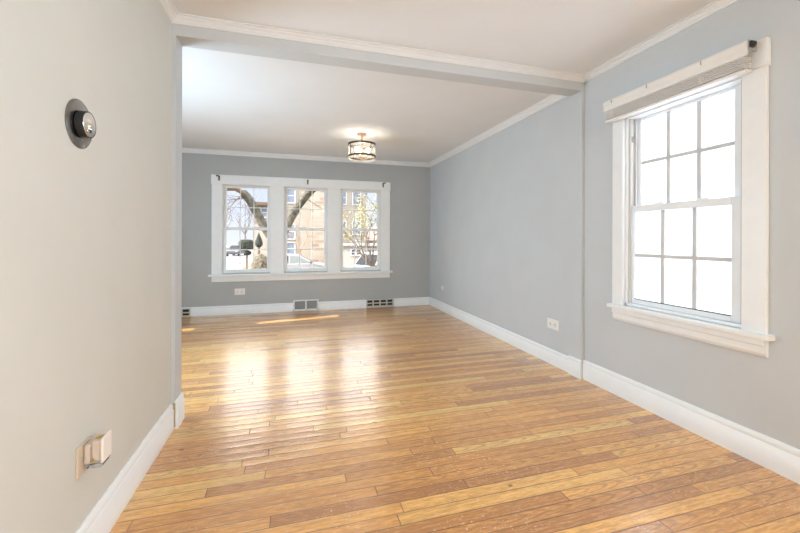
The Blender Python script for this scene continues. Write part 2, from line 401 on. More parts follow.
# ---- double hung sash, built flat: local a = along width, d = depth outwards, z up
def place(axis, a, d, z, plane):
    # axis 'Y': window in a wall facing -Y, a=X ; axis 'X': wall facing -X, a=Y
    return (a, plane+d, z) if axis == 'Y' else (plane+d, a, z)
def bx(mb, axis, plane, a0, a1, d0, d1, z0, z1):
    if axis == 'Y': mb.box(a0, a1, plane+d0, plane+d1, z0, z1)
    else: mb.box(plane+d0, plane+d1, a0, a1, z0, z1)
    return mb
def sash(root, name, axis, plane, a0, a1, z0, z1, ga0, ga1, gz0, gz1, d0, d1, glass, nx, nz, mun, mat_=TRIM, mm=None, bar=.016):
    f = MB(); P = lambda *r: bx(f, axis, plane, *r)
    P(a0, ga0, d0, d1, z0, z1); P(ga1, a1, d0, d1, z0, z1); P(ga0, ga1, d0, d1, z0, gz0); P(ga0, ga1, d0, d1, gz1, z1)
    so = f.build(name, mat_, root, bevel=.003)
    dm = (d0+d1)/2
    g = MB(); bx(g, axis, plane, ga0-.004, ga1+.004, dm-.002, dm+.002, gz0-.004, gz1+.004); g.build('glass_pane', glass, so)
    m = MB()
    for i in range(1, nx):
        c = ga0+(ga1-ga0)*i/nx; bx(m, axis, plane, c-bar/2, c+bar/2, dm-.011, dm-.0025, gz0, gz1)
    for i in range(1, nz):
        c = gz0+(gz1-gz0)*i/nz; bx(m, axis, plane, ga0, ga1, dm-.0105, dm-.003, c-bar/2, c+bar/2)
    m.build('muntin', mm or mat_, so)
    return so

# ------------------------------------------------------------ front windows (window_1..3) with one shared casing
cas = empty('trim_4', (.22, YB, .55), 'shared white casing with sill around the three front windows', 'window casing', kind='structure')
CX0, CX1 = -1.206, 1.643
m = MB(); m.box(CX0-.008, CX1+.008, YB-.028, YB, OZ1-.005, 2.185); m.build('head_casing', TRIM, cas, bevel=.003)
m = MB(); m.box(CX0, OPX[0][0], YB-.022, YB, .632, OZ1-.005); m.build('side_casing', TRIM, cas, bevel=.002)
m = MB(); m.box(OPX[2][1], CX1, YB-.022, YB, .632, OZ1-.005); m.build('side_casing', TRIM, cas, bevel=.002)
for i in (0, 1):
    MB().box(OPX[i][1], OPX[i+1][0], YB-.022, YB, .632, OZ1-.005).build('mullion_casing', TRIM, cas, bevel=.002)
MB().box(CX0-.04, CX1+.04, YB-.075, YB+.02, .600, .632).build('sill', TRIM, cas, bevel=.006)
MB().box(CX0, CX1, YB-.024, YB, .515, .600).build('apron', TRIM, cas, bevel=.004)
WOUT = mat('exterior_white_frame', (.80, .80, .80), .5)
for i, (a, b) in enumerate(OPX):
    w = empty(f'window_{i+1}', ((a+b)/2, YB+.05, .64), ['left', 'middle', 'right'][i]+' one of the three double hung front windows', 'window', kind='structure')
    f = MB()
    f.box(a, a+.012, YB+.005, YB+.15, OZ0, OZ1).box(b-.012, b, YB+.005, YB+.15, OZ0, OZ1).box(a, b, YB+.005, YB+.15, OZ1-.012, OZ1).box(a, b, YB+.005, YB+.17, OZ0-.018, OZ0+.02)
    f.build('window_frame', TRIM, w)
    sash(w, 'lower_sash', 'Y', YB, a+.013, b-.013, OZ0+.02, 1.372, a+.050, b-.050, .705, 1.325, .02, .055, GLASS, 3, 2, True, bar=.013)
    sash(w, 'upper_sash', 'Y', YB, a+.013, b-.013, 1.335, OZ1-.013, a+.050, b-.050, 1.375, 2.000, .062, .097, GLASS, 3, 2, True, bar=.013)
    MB().box((a+b)/2-.03, (a+b)/2+.03, YB+.025, YB+.05, 1.372, 1.382).build('sash_lock', WHITEPL, w)
# curtain-rod brackets on the head casing
lbl = ['dark metal curtain bracket at the left end of the casing top', 'small dark curtain hook at the middle of the casing top', 'dark metal curtain bracket at the right end of the casing top']
for i, (x, z) in enumerate([(-1.10, 2.135), (.237, 2.135), (1.515, 2.137)]):
    r = empty('curtain_bracket', (x, YB-.028, z), lbl[i], 'curtain bracket', 'curtain brackets on the front window casing')
    MB().box(x-.012, x+.012, YB-.032, YB-.0285, z-.045, z+.03).build('mounting_plate', BRONZE, r)
    if i == 1: MB().chain([(x, YB-.032, z+.01), (x, YB-.052, z+.004), (x, YB-.056, z+.018)], [.006]*3).build('hook', BRONZE, r)
    else:
        s = 1 if i == 0 else -1
        MB().chain([(x, YB-.032, z+.02), (x-s*.008, YB-.06, z+.028), (x-s*.03, YB-.07, z+.02), (x-s*.032, YB-.07, z+.035)], [.009, .009, .008, .008]).build('hook', BRONZE, r)
    for zz in (-.035, -.015): MB().tube((x, YB-.0345, z+zz), (x, YB-.032, z+zz), .004).build('screw', CHROME, r)

# ------------------------------------------------------------ right window (window_4), frosted
w4 = empty('window_4', (XR, 1.85, .7), 'tall frosted double hung window in the right wall', 'window', kind='structure')
PX = XR
f = MB()   # casing, left (far) and right (near) legs; head
MB().box(PX-.024, PX, 2.236, 2.330, .700, 2.16).build('side_casing', TRIM, w4, bevel=.003)
MB().box(PX-.024, PX, 1.350, 1.462, .700, 2.157).build('side_casing', TRIM, w4, bevel=.003)
MB().box(PX-.032, PX, 1.343, 2.336, 2.115, 2.262).build('head_casing', TRIM, w4, bevel=.003)
MB().box(PX-.056, PX+.02, 1.322, 2.352, .672, .702).build('sill', TRIM, w4, bevel=.006)
ap = MB(); ap.prism([(PX, .672), (PX-.034, .672), (PX-.034, .640), (PX-.026, .634), (PX-.026, .600), (PX-.020, .585), (PX-.012, .577), (PX, .577)], 'Y', 1.350, 2.322); ap.build('apron', TRIM, w4)
f = MB(); D0, D1 = PX, PX+.15
JAMB = mat('aluminium_track', (.60, .58, .54), .45)
f.box(D0, D1, 2.222, WY1, .705, 2.115).box(D0, D1, WY0, 1.475, .705, 2.115).box(D0, D1, WY0, WY1, 2.100, 2.115).box(D0, D1+.02, WY0, WY1, .690, .722)
f.build('window_frame', TRIM, w4)
f = MB()  # sash channels on both sides
for (a, b) in ((2.206, 2.222), (1.475, 1.490)):
    f.box(PX+.018, PX+.028, a, b, .722, 2.10); f.box(PX+.066, PX+.074, a, b, .722, 2.10); f.box(PX+.115, PX+.125, a, b, .722, 2.10)
f.build('track', JAMB, w4)
MB().box(PX+.034, PX+.060, 2.208, 2.2215, 1.93, 1.97).build('sash_stop', VENTGREY, w4)
MUN = mat('grey_muntin', (.62, .62, .62), .5)
sash(w4, 'lower_sash', 'X', PX, 1.492, 2.205, .723, 1.448, 1.545, 2.180, .760, 1.402, .030, .064, FROST, 3, 2, True, bar=.026, mm=MUN)
sash(w4, 'upper_sash', 'X', PX, 1.492, 2.205, 1.415, 2.100, 1.560, 2.168, 1.452, 2.082, .076, .110, FROST, 3, 2, True, bar=.026, mm=MUN)
f = MB()
f.box(PX+.038, PX+.056, 1.68, 1.74, 1.448, 1.460).box(PX+.038, PX+.056, 1.97, 2.03, 1.448, 1.460); f.build('sash_lock', WHITEPL, w4)
f = MB(); f.box(PX+.0285, PX+.0295, 1.545, 2.18, .755, .761); f.build('gasket', DARKGAP, w4)
# raised blind on the head casing
bl = empty('window_blind', (PX-.05, 1.865, 2.16), 'raised white mini blind gathered under its headrail over the frosted window', 'window blind')
BLW = mat('blind_white', (.80, .79, .77), .35)
y0, y1 = 1.392, 2.336
MB().prism([(PX-.094, 2.208), (PX-.088, 2.250), (PX-.080, 2.252), (PX-.080, 2.256), (PX-.046, 2.256), (PX-.046, 2.208)], 'Y', y0, y1).build('headrail', BLW, bl)
MB().prism([(PX-.099, 2.178), (PX-.102, 2.186), (PX-.099, 2.215), (PX-.104, 2.225), (PX-.108, 2.243), (PX-.102, 2.256), (PX-.095, 2.256), (PX-.095, 2.178)], 'Y', y0-.002, y1+.004).build('valance', BLW, bl)
random.seed(3)
for i in range(6):
    z = 2.174-i*.0102; o = random.uniform(-.0015, .0015)
    MB().prism([(PX-.097+o, z), (PX-.070+o, z+.003), (PX-.042+o, z), (PX-.042+o, z-.005), (PX-.070+o, z-.0025), (PX-.097+o, z-.0055)], 'Y', y0+.012, y1-.008).build('slat', BLW, bl)
MB().box(PX-.096, PX-.042, y0+.008, y1-.004, 2.096, 2.112).build('bottom_rail', BLW, bl, bevel=.003)
for y in (1.62, 1.97, 2.26):
    f = MB()
    for k in range(5):
        f.chain([(PX-.097, y+.012*math.sin(k*1.3), 2.178-k*.004), (PX-.106, y+.016*math.sin(k*2.1), 2.160-k*.006), (PX-.100, y+.010*math.cos(k*1.7), 2.132-k*.004), (PX-.097, y, 2.116)], [.0022]*4, n=6)
    f.build('lift_cord', BLW, bl, smooth=True)
    MB().box(PX-.1095, PX-.104, y-.003, y+.003, 2.226, 2.250).build('valance_clip', VENTGREY, bl)
f = MB(); f.box(PX-.098, PX-.033, y0-.005, y0-.001, 2.205, 2.258); f.build('end_bracket', VENTGREY, bl)
f = MB(); f.box(PX-.092, PX-.062, y0-.018, y0-.005, 2.218, 2.250).tube((PX-.070, y0-.022, 2.236), (PX-.070, y0-.006, 2.236), .012); f.build('tilt_gear', BLACK, bl, bevel=.002)

# ------------------------------------------------------------ heating vents and outlets
def vent_two(x0, x1, z0, z1):
    r = empty('floor_vent', ((x0+x1)/2, YB-.02, z0), 'white framed return vent with two grey louvred panels under the middle window', 'heating vent')
    y = YB-.019; xm = (x0+x1)/2; t = .020
    f = MB(); f.box(x0, x1, y-.012, y, z0, z0+t+.006).box(x0, x1, y-.012, y, z1-t, z1).box(x0, x0+t+.006, y-.012, y, z0, z1).box(x1-t-.006, x1, y-.012, y, z0, z1).box(xm-.012, xm+.012, y-.012, y, z0, z1)
    f.build('vent_frame', TRIM, r, bevel=.002)
    MB().box(x0+t, x1-t, y-.002, y+.017, z0+t, z1-t).build('vent_backing', DARKGAP, r)
    n = 9
    for (a, b) in ((x0+t+.006, xm-.012), (xm+.012, x1-t-.006)):
        f = MB()
        for i in range(n):
            z = z0+t+.010+(z1-z0-2*t-.012)*i/(n-1)
            f.prism([(y-.010, z-.006), (y-.003, z+.004), (y-.002, z+.003), (y-.009, z-.007)], 'X', a, b)
        f.build('louvre_panel', VENTGREY, r)
    for xx in (x0+.012, x1-.012): MB().tube((xx, y-.014, (z0+z1)/2), (xx, y-.012, (z0+z1)/2), .005).build('screw', BRONZE, r)
vent_two(.008, .418, .008, .186)
def vent_slots(x0, x1, z0, z1, n, label):
    r = empty('baseboard_vent', ((x0+x1)/2, YB-.02, z0), label, 'heating vent')
    y = YB-.0185
    MB().box(x0+.01, x1-.01, y-.004, y, z0+.006, z1-.006).build('vent_backing', DARKGAP, r)
    f = MB(); hz = (z1-z0)
    f.box(x0, x1, y-.016, y-.003, z0, z0+hz*.17).box(x0, x1, y-.016, y-.003, z0+hz*.43, z0+hz*.57).box(x0, x1, y-.016, y-.003, z1-hz*.12, z1).box(x0, x0+.02, y-.016, y, z0, z1).box(x1-.02, x1, y-.016, y, z0, z1)
    for i in range(1, n):
        c = x0+(x1-x0)*i/n; f.box(c-.012, c+.012, y-.016, y-.003, z0, z1)
    f.build('grille', mat('vent_white', (.66, .66, .62), .5), r, bevel=.002)
vent_slots(1.222, 1.706, .010, .145, 4, 'pale baseboard vent with two rows of dark slots right of the windows')
vent_slots(-1.97, -1.492, -.0, .130, 4, 'baseboard vent with dark slots cut off by the left edge of the opening')

def outlet_h(axis, plane, c, z, w, h, label):
    """horizontal duplex outlet"""
    p = place(axis, c, 0, z-h/2, plane)
    r = empty('wall_outlet', p, label, 'electrical outlet')
    bx(MB(), axis, plane, c-w/2, c+w/2, -.010, 0, z-h/2, z+h/2).build('cover_plate', WHITEPL, r, bevel=.004)
    for s in (-1, 1):
        q = bx(MB(), axis, plane, c+s*w*.2-w*.14, c+s*w*.2+w*.14, -.0125, -.010, z-h*.24, z+h*.24).build('socket', WHITEPL, r, bevel=.001)
        f = MB()
        for dz in (-h*.11, h*.11): bx(f, axis, plane, c+s*w*.2-w*.06, c+s*w*.2+w*.03, -.0128, -.0124, z+dz-.0022, z+dz+.0022)
        bx(f, axis, plane, c+s*w*.2+w*.06, c+s*w*.2+w*.09, -.0128, -.0124, z-.003, z+.003)
        f.build('slot', DARKGAP, q)
    bx(MB(), axis, plane, c-.003, c+.003, -.0125, -.0100, z-.003, z+.003).build('screw', CHROME, r)
outlet_h('Y', YB, -.802, .352, .152, .100, 'white horizontal outlet on the back wall below the left window')
outlet_h('X', XFR, 3.015, .385, .165, .092, 'white horizontal outlet low on the right wall just beyond the opening')
outlet_h('X', XFR, 5.755, .380, .095, .065, 'tiny white outlet on the right wall near the back corner')

# ------------------------------------------------------------ thermostat on left wall
TY, TZ = 1.590, 1.603
r = empty('thermostat', (XL, TY, TZ), 'round black dial thermostat with mirror face on a steel wall plate', 'thermostat')
MB().lathe([(.0, .0), (.086, .0), (.086, .0035), (.083, .0055), (.050, .0060), (.0, .0060)], 'X', (XL, TY, TZ), n=64).build('wall_plate', BRUSHED, r, smooth=True)
MB().lathe([(.0, .006), (.044, .006), (.047, .009), (.047, .030), (.046, .033), (.0445, .033), (.0445, .030), (.0, .030)], 'X', (XL, TY, TZ), n=64).build('dial_ring', BLACK, r, smooth=True)
MB().lathe([(.0, .0303), (.044, .0303), (.042, .0328), (.022, .0345), (.0, .035)], 'X', (XL, TY, TZ), n=64).build('dial_face', CHROME, r, smooth=True)
MB().tube((XL+.0333, TY+.004, TZ-.022), (XL+.0355, TY+.004, TZ-.022), .006).build('sensor', BLACK, r)
MB().tube((XL+.006, TY+.02, TZ-.073), (XL+.0075, TY+.02, TZ-.073), .004).build('screw', CHROME, r)

# ------------------------------------------------------------ left wall outlet + plug-in night light
oy, oz = 1.622, .403
r = empty('wall_outlet', (XL, oy, oz-.055), 'beige vertical outlet low on the left wall holding the plug-in light', 'electrical outlet')
MB().box(XL, XL+.008, oy-.048, oy+.048, oz-.056, oz+.054).build('cover_plate', BEIGEPL, r, bevel=.003)
for dz in (-.026, .026): MB().box(XL+.008, XL+.0105, oy-.016, oy+.016, oz+dz-.014, oz+dz+.014).build('socket', BEIGEPL, r, bevel=.001)
MB().tube((XL+.008, oy, oz), (XL+.0095, oy, oz), .0035).build('screw', BRASS, r)
CLEARP = mat('clear_plastic', (.95, .95, .95), .05, trans=.9, ior=1.3)
PINKPL = mat('pinkish_beige_plastic', (.66, .55, .47), .4)
MILK = mat('milky_plastic', (.82, .79, .74), .3)
r = empty('plug_in_air_freshener', (XL+.011, oy+.005, oz), 'plug-in light with beige body and clear cover in the left outlet', 'plug-in light')
x = XL+.011
MB().box(x, x+.022, oy-.020, oy+.030, oz-.022, oz+.048).build('plug_body', PINKPL, r, bevel=.006)
MB().box(x+.022, x+.054, oy-.022, oy+.036, oz-.016, oz+.062).build('housing', PINKPL, r, bevel=.008)
f = MB(); f.box(x+.054, x+.064, oy-.028, oy+.040, oz-.020, oz+.070); f.build('clear_cover', MILK, r, bevel=.004)
f = MB(); f.box(x+.010, x+.060, oy-.028, oy+.038, oz-.034, oz-.018); f.build('clear_base', CLEARP, r, bevel=.004)
MB().box(x+.024, x+.034, oy-.022, oy-.016, oz-.014, oz-.002).build('contact', BRASS, r)
MB().box(x+.030, x+.046, oy-.004, oy+.016, oz+.062, oz+.066).build('vent_cap', BRASS, r, bevel=.001)

# ------------------------------------------------------------ drum ceiling light
LX, LY = .862, 4.80
r = empty('ceiling_light', (LX, LY, ZF), 'semi-flush drum ceiling light with dark rings and sheer shade in the far room', 'ceiling light')
MB().lathe([(0, ZF), (.062, ZF), (.064, ZF-.008), (.058, ZF-.022), (.02, ZF-.028), (0, ZF-.028)], 'Z', (LX, LY, 0)).build('canopy', COPPER, r, smooth=True)
MB().lathe([(0, ZF-.028), (.010, ZF-.028), (.010, 2.262), (.020, 2.256), (.020, 2.242), (.006, 2.232), (0, 2.228)], 'Z', (LX, LY, 0), n=20).build('stem', COPPER, r, smooth=True)
RD, ZT, ZB_ = .178, 2.415, 2.262
f = MB(); f.lathe([(RD-.002, ZT), (RD, ZT), (RD, ZB_), (RD-.002, ZB_)], 'Z', (LX, LY, 0), n=64, closed=True); f.build('lamp_shade', SHADE, r, smooth=True)
for z, hh in ((ZT, .022), (ZB_, .022)):
    MB().lathe([(RD-.006, z-hh/2), (RD+.004, z-hh/2), (RD+.004, z+hh/2), (RD-.006, z+hh/2)], 'Z', (LX, LY, 0), n=64, closed=True).build('ring', BRONZE, r, smooth=True)
MB().lathe([(RD-.004, ZB_-.011), (RD-.008, ZB_-.030), (RD-.022, ZB_-.040), (RD-.024, ZB_-.037), (RD-.012, ZB_-.028), (RD-.008, ZB_-.011)], 'Z', (LX, LY, 0), n=64, closed=True).build('glass_lip', SHADE, r, smooth=True)
for k in range(4):
    t = k*math.pi/2+.5; cx, cy = LX+(RD+.004)*math.cos(t), LY+(RD+.004)*math.sin(t)
    MB().tube((cx, cy, ZB_-.01), (cx, cy, ZT+.01), .0045, n=8).build('upright_bar', BRONZE, r)
for k in range(3):
    t = k*math.pi/1.5+.5
    MB().tube((LX, LY, ZT), (LX+RD*math.cos(t), LY+RD*math.sin(t), ZT), .004, n=8).build('spoke', BRONZE, r)
BULB = mat('lit_bulb', (1, 1, 1), .4, emit=(1, .80, .55), es=5)
for k in range(3):
    t = k*math.pi/1.5-.5; c, s = math.cos(t), math.sin(t)
    a = MB().chain([(LX, LY, 2.255), (LX+.05*c, LY+.05*s, 2.255), (LX+.085*c, LY+.085*s, 2.270)], [.006, .006, .006]).tube((LX+.085*c, LY+.085*s, 2.267), (LX+.085*c, LY+.085*s, 2.300), .014).build('lamp_arm', BRONZE, r)
    MB().lathe([(0, 2.300), (.012, 2.302), (.014, 2.313), (.025, 2.333), (.028, 2.350), (.022, 2.369), (.010, 2.377), (0, 2.379)], 'Z', (LX+.085*c, LY+.085*s, 0), n=20).build('bulb', BULB, a, smooth=True)
lo = light('drum_lamp_glow', 'POINT', 5, (LX, LY, 2.345), color=(1, .84, .64), shadow_soft_size=.03)

# ceiling light added behind the camera (out of frame) to brighten the near room
r = empty('ceiling_light', (1.45, -2.0, ZN), 'round frosted flush ceiling light added behind the camera as fill for the near room', 'ceiling light')
MB().lathe([(0, ZN), (.16, ZN), (.16, ZN-.03), (.15, ZN-.035), (0, ZN-.035)], 'Z', (1.45, -2.0, 0)).build('canopy', BRONZE, r, smooth=True)
MB().lathe([(.145, ZN-.035), (.14, ZN-.07), (.10, ZN-.10), (.04, ZN-.115), (0, ZN-.118)], 'Z', (1.45, -2.0, 0)).build('lamp_shade', mat('opal_glass', (1, .95, .85), .4, emit=(1, .84, .60), es=190), r, smooth=True)

# glazing of the assumed sidelight in the far room's left wall (out of frame)
sl = empty('window_5', (XFL, 5.28, .3), 'assumed narrow sidelight window hidden beyond the opening', 'window', kind='structure')
MB().box(XFL-.05, XFL-.046, 5.20, 5.36, .34, 1.42).build('glass_pane', GLASS, sl)

# ============================================================ OUTDOORS (seen through the front windows)
GZ = -1.27
LAWN = noisy(mat('winter_lawn', (.18, .14, .09), .9), .5, 0, col2=(.26, .22, .165), detail=6)
PALE = noisy(mat('pale_pavement', (.15, .15, .155), .85), .35, 0, col2=(.27, .27, .28), detail=5)
struct(MB().box(-60, 60, 6.75, 140, GZ-.3, GZ).build('lawn', LAWN), 'tan winter lawn outside the front windows', 'lawn')
struct(MB().box(-40, 60, 40.5, 75, GZ, GZ+.02).build('street', PALE), 'pale street beyond the lawn', 'street')
struct(MB().box(-22, -3.9, 29.5, 40.5, GZ, GZ+.02).build('driveway', PALE), 'pale paved drive seen through the left window', 'driveway')
CREAM = noisy(mat('cream_stucco', (.30, .280, .250), .85), 1.5, .04)
CREAM2 = mat('white_siding', (.33, .32, .31), .8)
ROOFB = mat('brown_roof', (.12, .085, .06), .8)
ROOFP = mat('pink_shingle', (.42, .28, .26), .85)
WFR = mat('exterior_window_frame', (.5, .5, .5), .6)
WGL = mat('exterior_window_pane', (.16, .20, .27), .15)
WGD = mat('dark_window_pane', (.08, .09, .11), .15)
def brick_mat():
    m = mat('tan_brick', (.45, .33, .26), .9); nt = m.node_tree
    tc = nn(nt, 'ShaderNodeTexCoord'); mp = nn(nt, 'ShaderNodeMapping'); mp.inputs['Rotation'].default_value = (math.radians(90), 0, 0)
    b = nn(nt, 'ShaderNodeTexBrick'); nt.links.new(tc.outputs['Object'], mp.inputs[0]); nt.links.new(mp.outputs[0], b.inputs['Vector'])
    b.inputs['Color1'].default_value = (.34, .30, .26, 1); b.inputs['Color2'].default_value = (.22, .16, .125, 1); b.inputs['Mortar'].default_value = (.32, .29, .26, 1)
    b.inputs['Scale'].default_value = 1; b.inputs['Brick Width'].default_value = .95; b.inputs['Row Height'].default_value = .36; b.inputs['Mortar Size'].default_value = .05
    nt.links.new(b.outputs[0], m.node_tree.nodes['Principled BSDF'].inputs['Base Color']); return m
BRICK = brick_mat()
def ext_window(root, y, x0, x1, z0, z1, g=WGL):
    f = MB(); t = .09
    f.box(x0-t, x0, y-.08, y+.02, z0-t, z1+t).box(x1, x1+t, y-.08, y+.02, z0-t, z1+t).box(x0, x1, y-.08, y+.02, z1, z1+t).box(x0-.05, x1+.05, y-.12, y+.02, z0-t, z0).box(x0, x1, y-.06, y+.02, (z0+z1)/2-.03, (z0+z1)/2+.03)
    fo = f.build('window', WFR, root); MB().box(x0, x1, y-.03, y+.01, z0, z1).build('pane', g, fo)
b = empty('apartment_building', (3, 40, GZ), 'tall cream building with a stone-banded brick bay filling the middle window view', 'building')
MB().box(-.9, 6.9, 36, 46, GZ, 7.6).build('wall', CREAM, b)
MB().box(-3.4, -.9, 36.4, 46, GZ, 4.1).build('wing', CREAM, b)
MB().box(1.65, 3.23, 35.3, 36, GZ, 7.9).build('brick_bay', BRICK, b)
MB().box(-3.9, -.9, 35.8, 46.4, 4.1, 4.18).box(-3.9, -.9, 35.7, 46.4, 4.18, 4.45).build('wing_eave', ROOFB, b)
MB().box(-1.2, 7.2, 35.6, 46.3, 7.6, 7.85).build('roof', ROOFB, b)
MB().box(-3.45, -.9, 36.3, 36.4, 3.0-.35, 3.0-.2).build('string_course', mat('brown_trim', (.26, .17, .11), .8), b)
for a in ((-2.76, -2.30, 3.15, 3.92, 36.4), (-.55, .15, 4.5, 5.75, 36), (-.55, .15, 1.15, 2.45, 36), (-.55, .15, -.3, .75, 36), (4.2, 4.9, 4.5, 5.75, 36), (4.2, 4.9, 1.6, 2.8, 36), (5.6, 6.3, 4.5, 5.75, 36), (5.6, 6.3, 1.6, 2.8, 36)):
    ext_window(b, a[4], *a[:4])
b = empty('garage', (5.4, 31.5, GZ), 'low white garage with a small paired window behind the boxy car', 'garage')
MB().box(3.55, 7.6, 30, 34, GZ, .58).build('wall', CREAM2, b)
MB().box(3.4, 7.8, 29.8, 34.2, .58, .72).build('roof', CREAM2, b)
ext_window(b, 30, 4.55, 4.86, -.12, .28, WGD); ext_window(b, 30, 5.0, 5.3, -.12, .28, WGD)
b = empty('house', (11, 48, GZ), 'distant house with a pinkish shingle roof at the right', 'house')
MB().box(8.2, 16, 46, 52, GZ, .95).build('wall', CREAM2, b)
MB().prism([(45.6, .95), (49, 2.7), (52.4, .95)], 'X', 7.9, 16.3).build('roof', ROOFP, b)
ext_window(b, 46, 9.2, 9.9, -.4, .5, WGD)
b = empty('house', (-21, 100, GZ), 'far off reddish house at the left edge of the left window', 'house')
MB().box(-22.5, -18.6, 98, 106, GZ, 2.4).build('wall', mat('red_siding', (.36, .20, .18), .8), b)
MB().prism([(-22.8, 2.4), (-20.5, 4.4), (-18.3, 2.4)], 'Y', 97.6, 106.4).build('roof', ROOFB, b)
ext_window(b, 98, -20.4, -19.4, .1, 1.5, CREAM2)

# ---- trees
BARK = noisy(mat('mottled_bark', (.03, .028, .02), .9), 9, 0, col2=(.11, .10, .08), detail=5, bump=.4)
BARKD = mat('dark_bark', (.10, .08, .065), .9)
TWIG = mat('grey_twig', (.19, .17, .17), .9)
def branches(mb, p, d, L, r, depth, rnd, spread=.55, tips=None, n=6):
    pts = [p]; rad = [r]; q = p.copy(); dd = d.copy()
    for i in range(3):
        dd = (dd+Vector((rnd.uniform(-.16, .16), rnd.uniform(-.16, .16), rnd.uniform(-.05, .12)))).normalized()
        q = q+dd*L/3; pts.append(q.copy()); rad.append(r*(1-.22*(i+1)))
    mb.chain(pts, rad, n=n)
    if tips is not None and depth <= 1: tips.extend(pts[1:])
    if depth == 0: return
    for k in range(3 if depth > 1 else 2):
        s = pts[rnd.choice([1, 2, 3, 3])]
        v = Vector((rnd.uniform(-1, 1), rnd.uniform(-1, 1), rnd.uniform(-.25, .7))).normalized()
        branches(mb, s, (dd*(1-spread)+v*spread).normalized(), L*rnd.uniform(.6, .8), r*.5, depth-1, rnd, spread, tips, n=max(4, n-1))
def bare_tree(x, y, h, r, seed, label, mt=TWIG, depth=4, group=None):
    rnd = random.Random(seed); root = empty('bare_tree', (x, y, GZ), label, 'tree', group)
    p = Vector((x, y, GZ)); top = p+Vector((rnd.uniform(-.2, .2), 0, h*.3))
    MB().chain([p, p+Vector((0, 0, h*.15)), top], [r*1.2, r, r*.85], n=10).build('trunk', mt, root)
    mb = MB()
    for k in range(4):
        v = Vector((rnd.uniform(-.7, .7), rnd.uniform(-.6, .6), 1)).normalized()
        branches(mb, top-Vector((0, 0, .05)), v, h*.30, r*.55, depth, rnd)
    mb.build('branches', mt, root)
# forked street tree close to the house
r = empty('forked_tree', (-.54, 14, GZ), 'thick mottled tree forking behind the post between left and middle windows', 'tree')
MB().chain([(-.56, 14, GZ-.05), (-.54, 14, -.6), (-.55, 14, .4), (-.56, 14, 1.0), (-.56, 14, 1.25)], [.26, .20, .19, .21, .16], n=14).build('trunk', BARK, r, smooth=True)
MB().chain([(-.56, 14, .95), (-.78, 14, 1.30), (-1.0, 14, 1.66), (-1.22, 14, 2.10), (-1.44, 14, 2.52), (-1.66, 14, 2.78), (-1.74, 14, 2.80)], [.15, .155, .155, .15, .15, .14, .08], n=14).build('limb', BARK, r, smooth=True)
MB().chain([(-.56, 14, 1.0), (-.30, 14.05, 1.42), (-.08, 14.1, 1.90), (.20, 14.1, 2.40), (.55, 14.1, 2.86), (1.0, 14.1, 3.3), (1.5, 14.1, 3.7)], [.15, .15, .15, .15, .14, .13, .11], n=14).build('limb', BARK, r, smooth=True)
MB().chain([(-1.5, 13.95, 2.68), (-1.9, 13.8, 2.90), (-2.5, 13.7, 2.86), (-3.2, 13.6, 2.9)], [.06, .09, .10, .08], n=10).build('limb', mat('brown_limb', (.12, .085, .06), .9), r, smooth=True)
rnd = random.Random(5)
for p, d in (((-1.6, 14, 2.6), (-.9, 0, -.25)), ((-1.5, 14, 2.6), (-.8, .2, .15)), ((-1.2, 14, 2.2), (.9, 0, .45)), ((.4, 14, 2.7), (.8, 0, -.5)), ((-1.7, 14, 2.7), (-.6, 0, -.7))):
    mb = MB(); branches(mb, Vector(p), Vector(d).normalized(), .8, .022, 2, rnd, .4); mb.build('twig', BARKD, r)
lb = ['bare grey tree on the far left behind the road', 'bare grey tree rising behind the clipped hedge', 'bare tree beside the pale street left of the building', 'spindly bare tree furthest down the street at left']
for i, (x, y, h, rr) in enumerate([(-8.6, 50, 9.0, .20), (-8.3, 38, 6.5, .15), (-6.8, 60, 10, .2), (-13.5, 80, 11, .25)]):
    bare_tree(x, y, h, rr, 11+i, lb[i], group='bare trees beyond the left window')
bare_tree(.75, 30.5, 4.6, .09, 31, 'slender bare sapling against the cream building', mat('brown_twig', (.30, .19, .13), .9), 3)
bare_tree(7.1, 26, 10.5, .20, 8, 'dark bare tree against the sky at the right window edge', mat('blue_grey_twig', (.12, .13, .17), .9), 4)
# budding tree with yellow-green leaves
def budding_tree(x, y, h, seed, label):
    rnd = random.Random(seed); root = empty('budding_tree', (x, y, GZ), label, 'tree')
    p = Vector((x, y, GZ)); top = p+Vector((.1, 0, 1.5))
    MB().chain([p, p+Vector((.05, 0, .8)), top], [.07, .06, .05], n=10).build('trunk', BARKD, root)
    mb = MB(); tips = []
    for v in ((-.55, 0, 1), (.2, .1, 1), (.5, -.1, .9), (-.1, .2, 1.2), (-.9, -.1, .7), (.9, .1, .5)):
        branches(mb, top-Vector((0, 0, .04)), Vector(v).normalized(), 1.15, .040, 4, rnd, .5, tips)
    mb.build('branches', BARKD, root)
    lf = MB()
    for t in tips:
        for k in range(1):
            c = t+Vector((rnd.gauss(0, .05), rnd.gauss(0, .05), rnd.gauss(0, .05)))
            u = Vector((rnd.gauss(0, 1), rnd.gauss(0, 1), rnd.gauss(0, 1))).normalized(); w = u.orthogonal().normalized(); s = rnd.uniform(.022, .045)
            q = [lf.bm.verts.new(c+u*s), lf.bm.verts.new(c+w*s*.5), lf.bm.verts.new(c-u*s), lf.bm.verts.new(c-w*s*.5)]; lf.bm.faces.new(q)
    o = lf.build('foliage', noisy(mat('yellow_green_leaf', (.30, .28, .08), .7), 4, 0, col2=(.48, .42, .14)), root)
    tag(o, kind='stuff')
budding_tree(2.55, 12.6, 4.5, 21, 'tree with sparse yellow-green leaves in front of the right window')

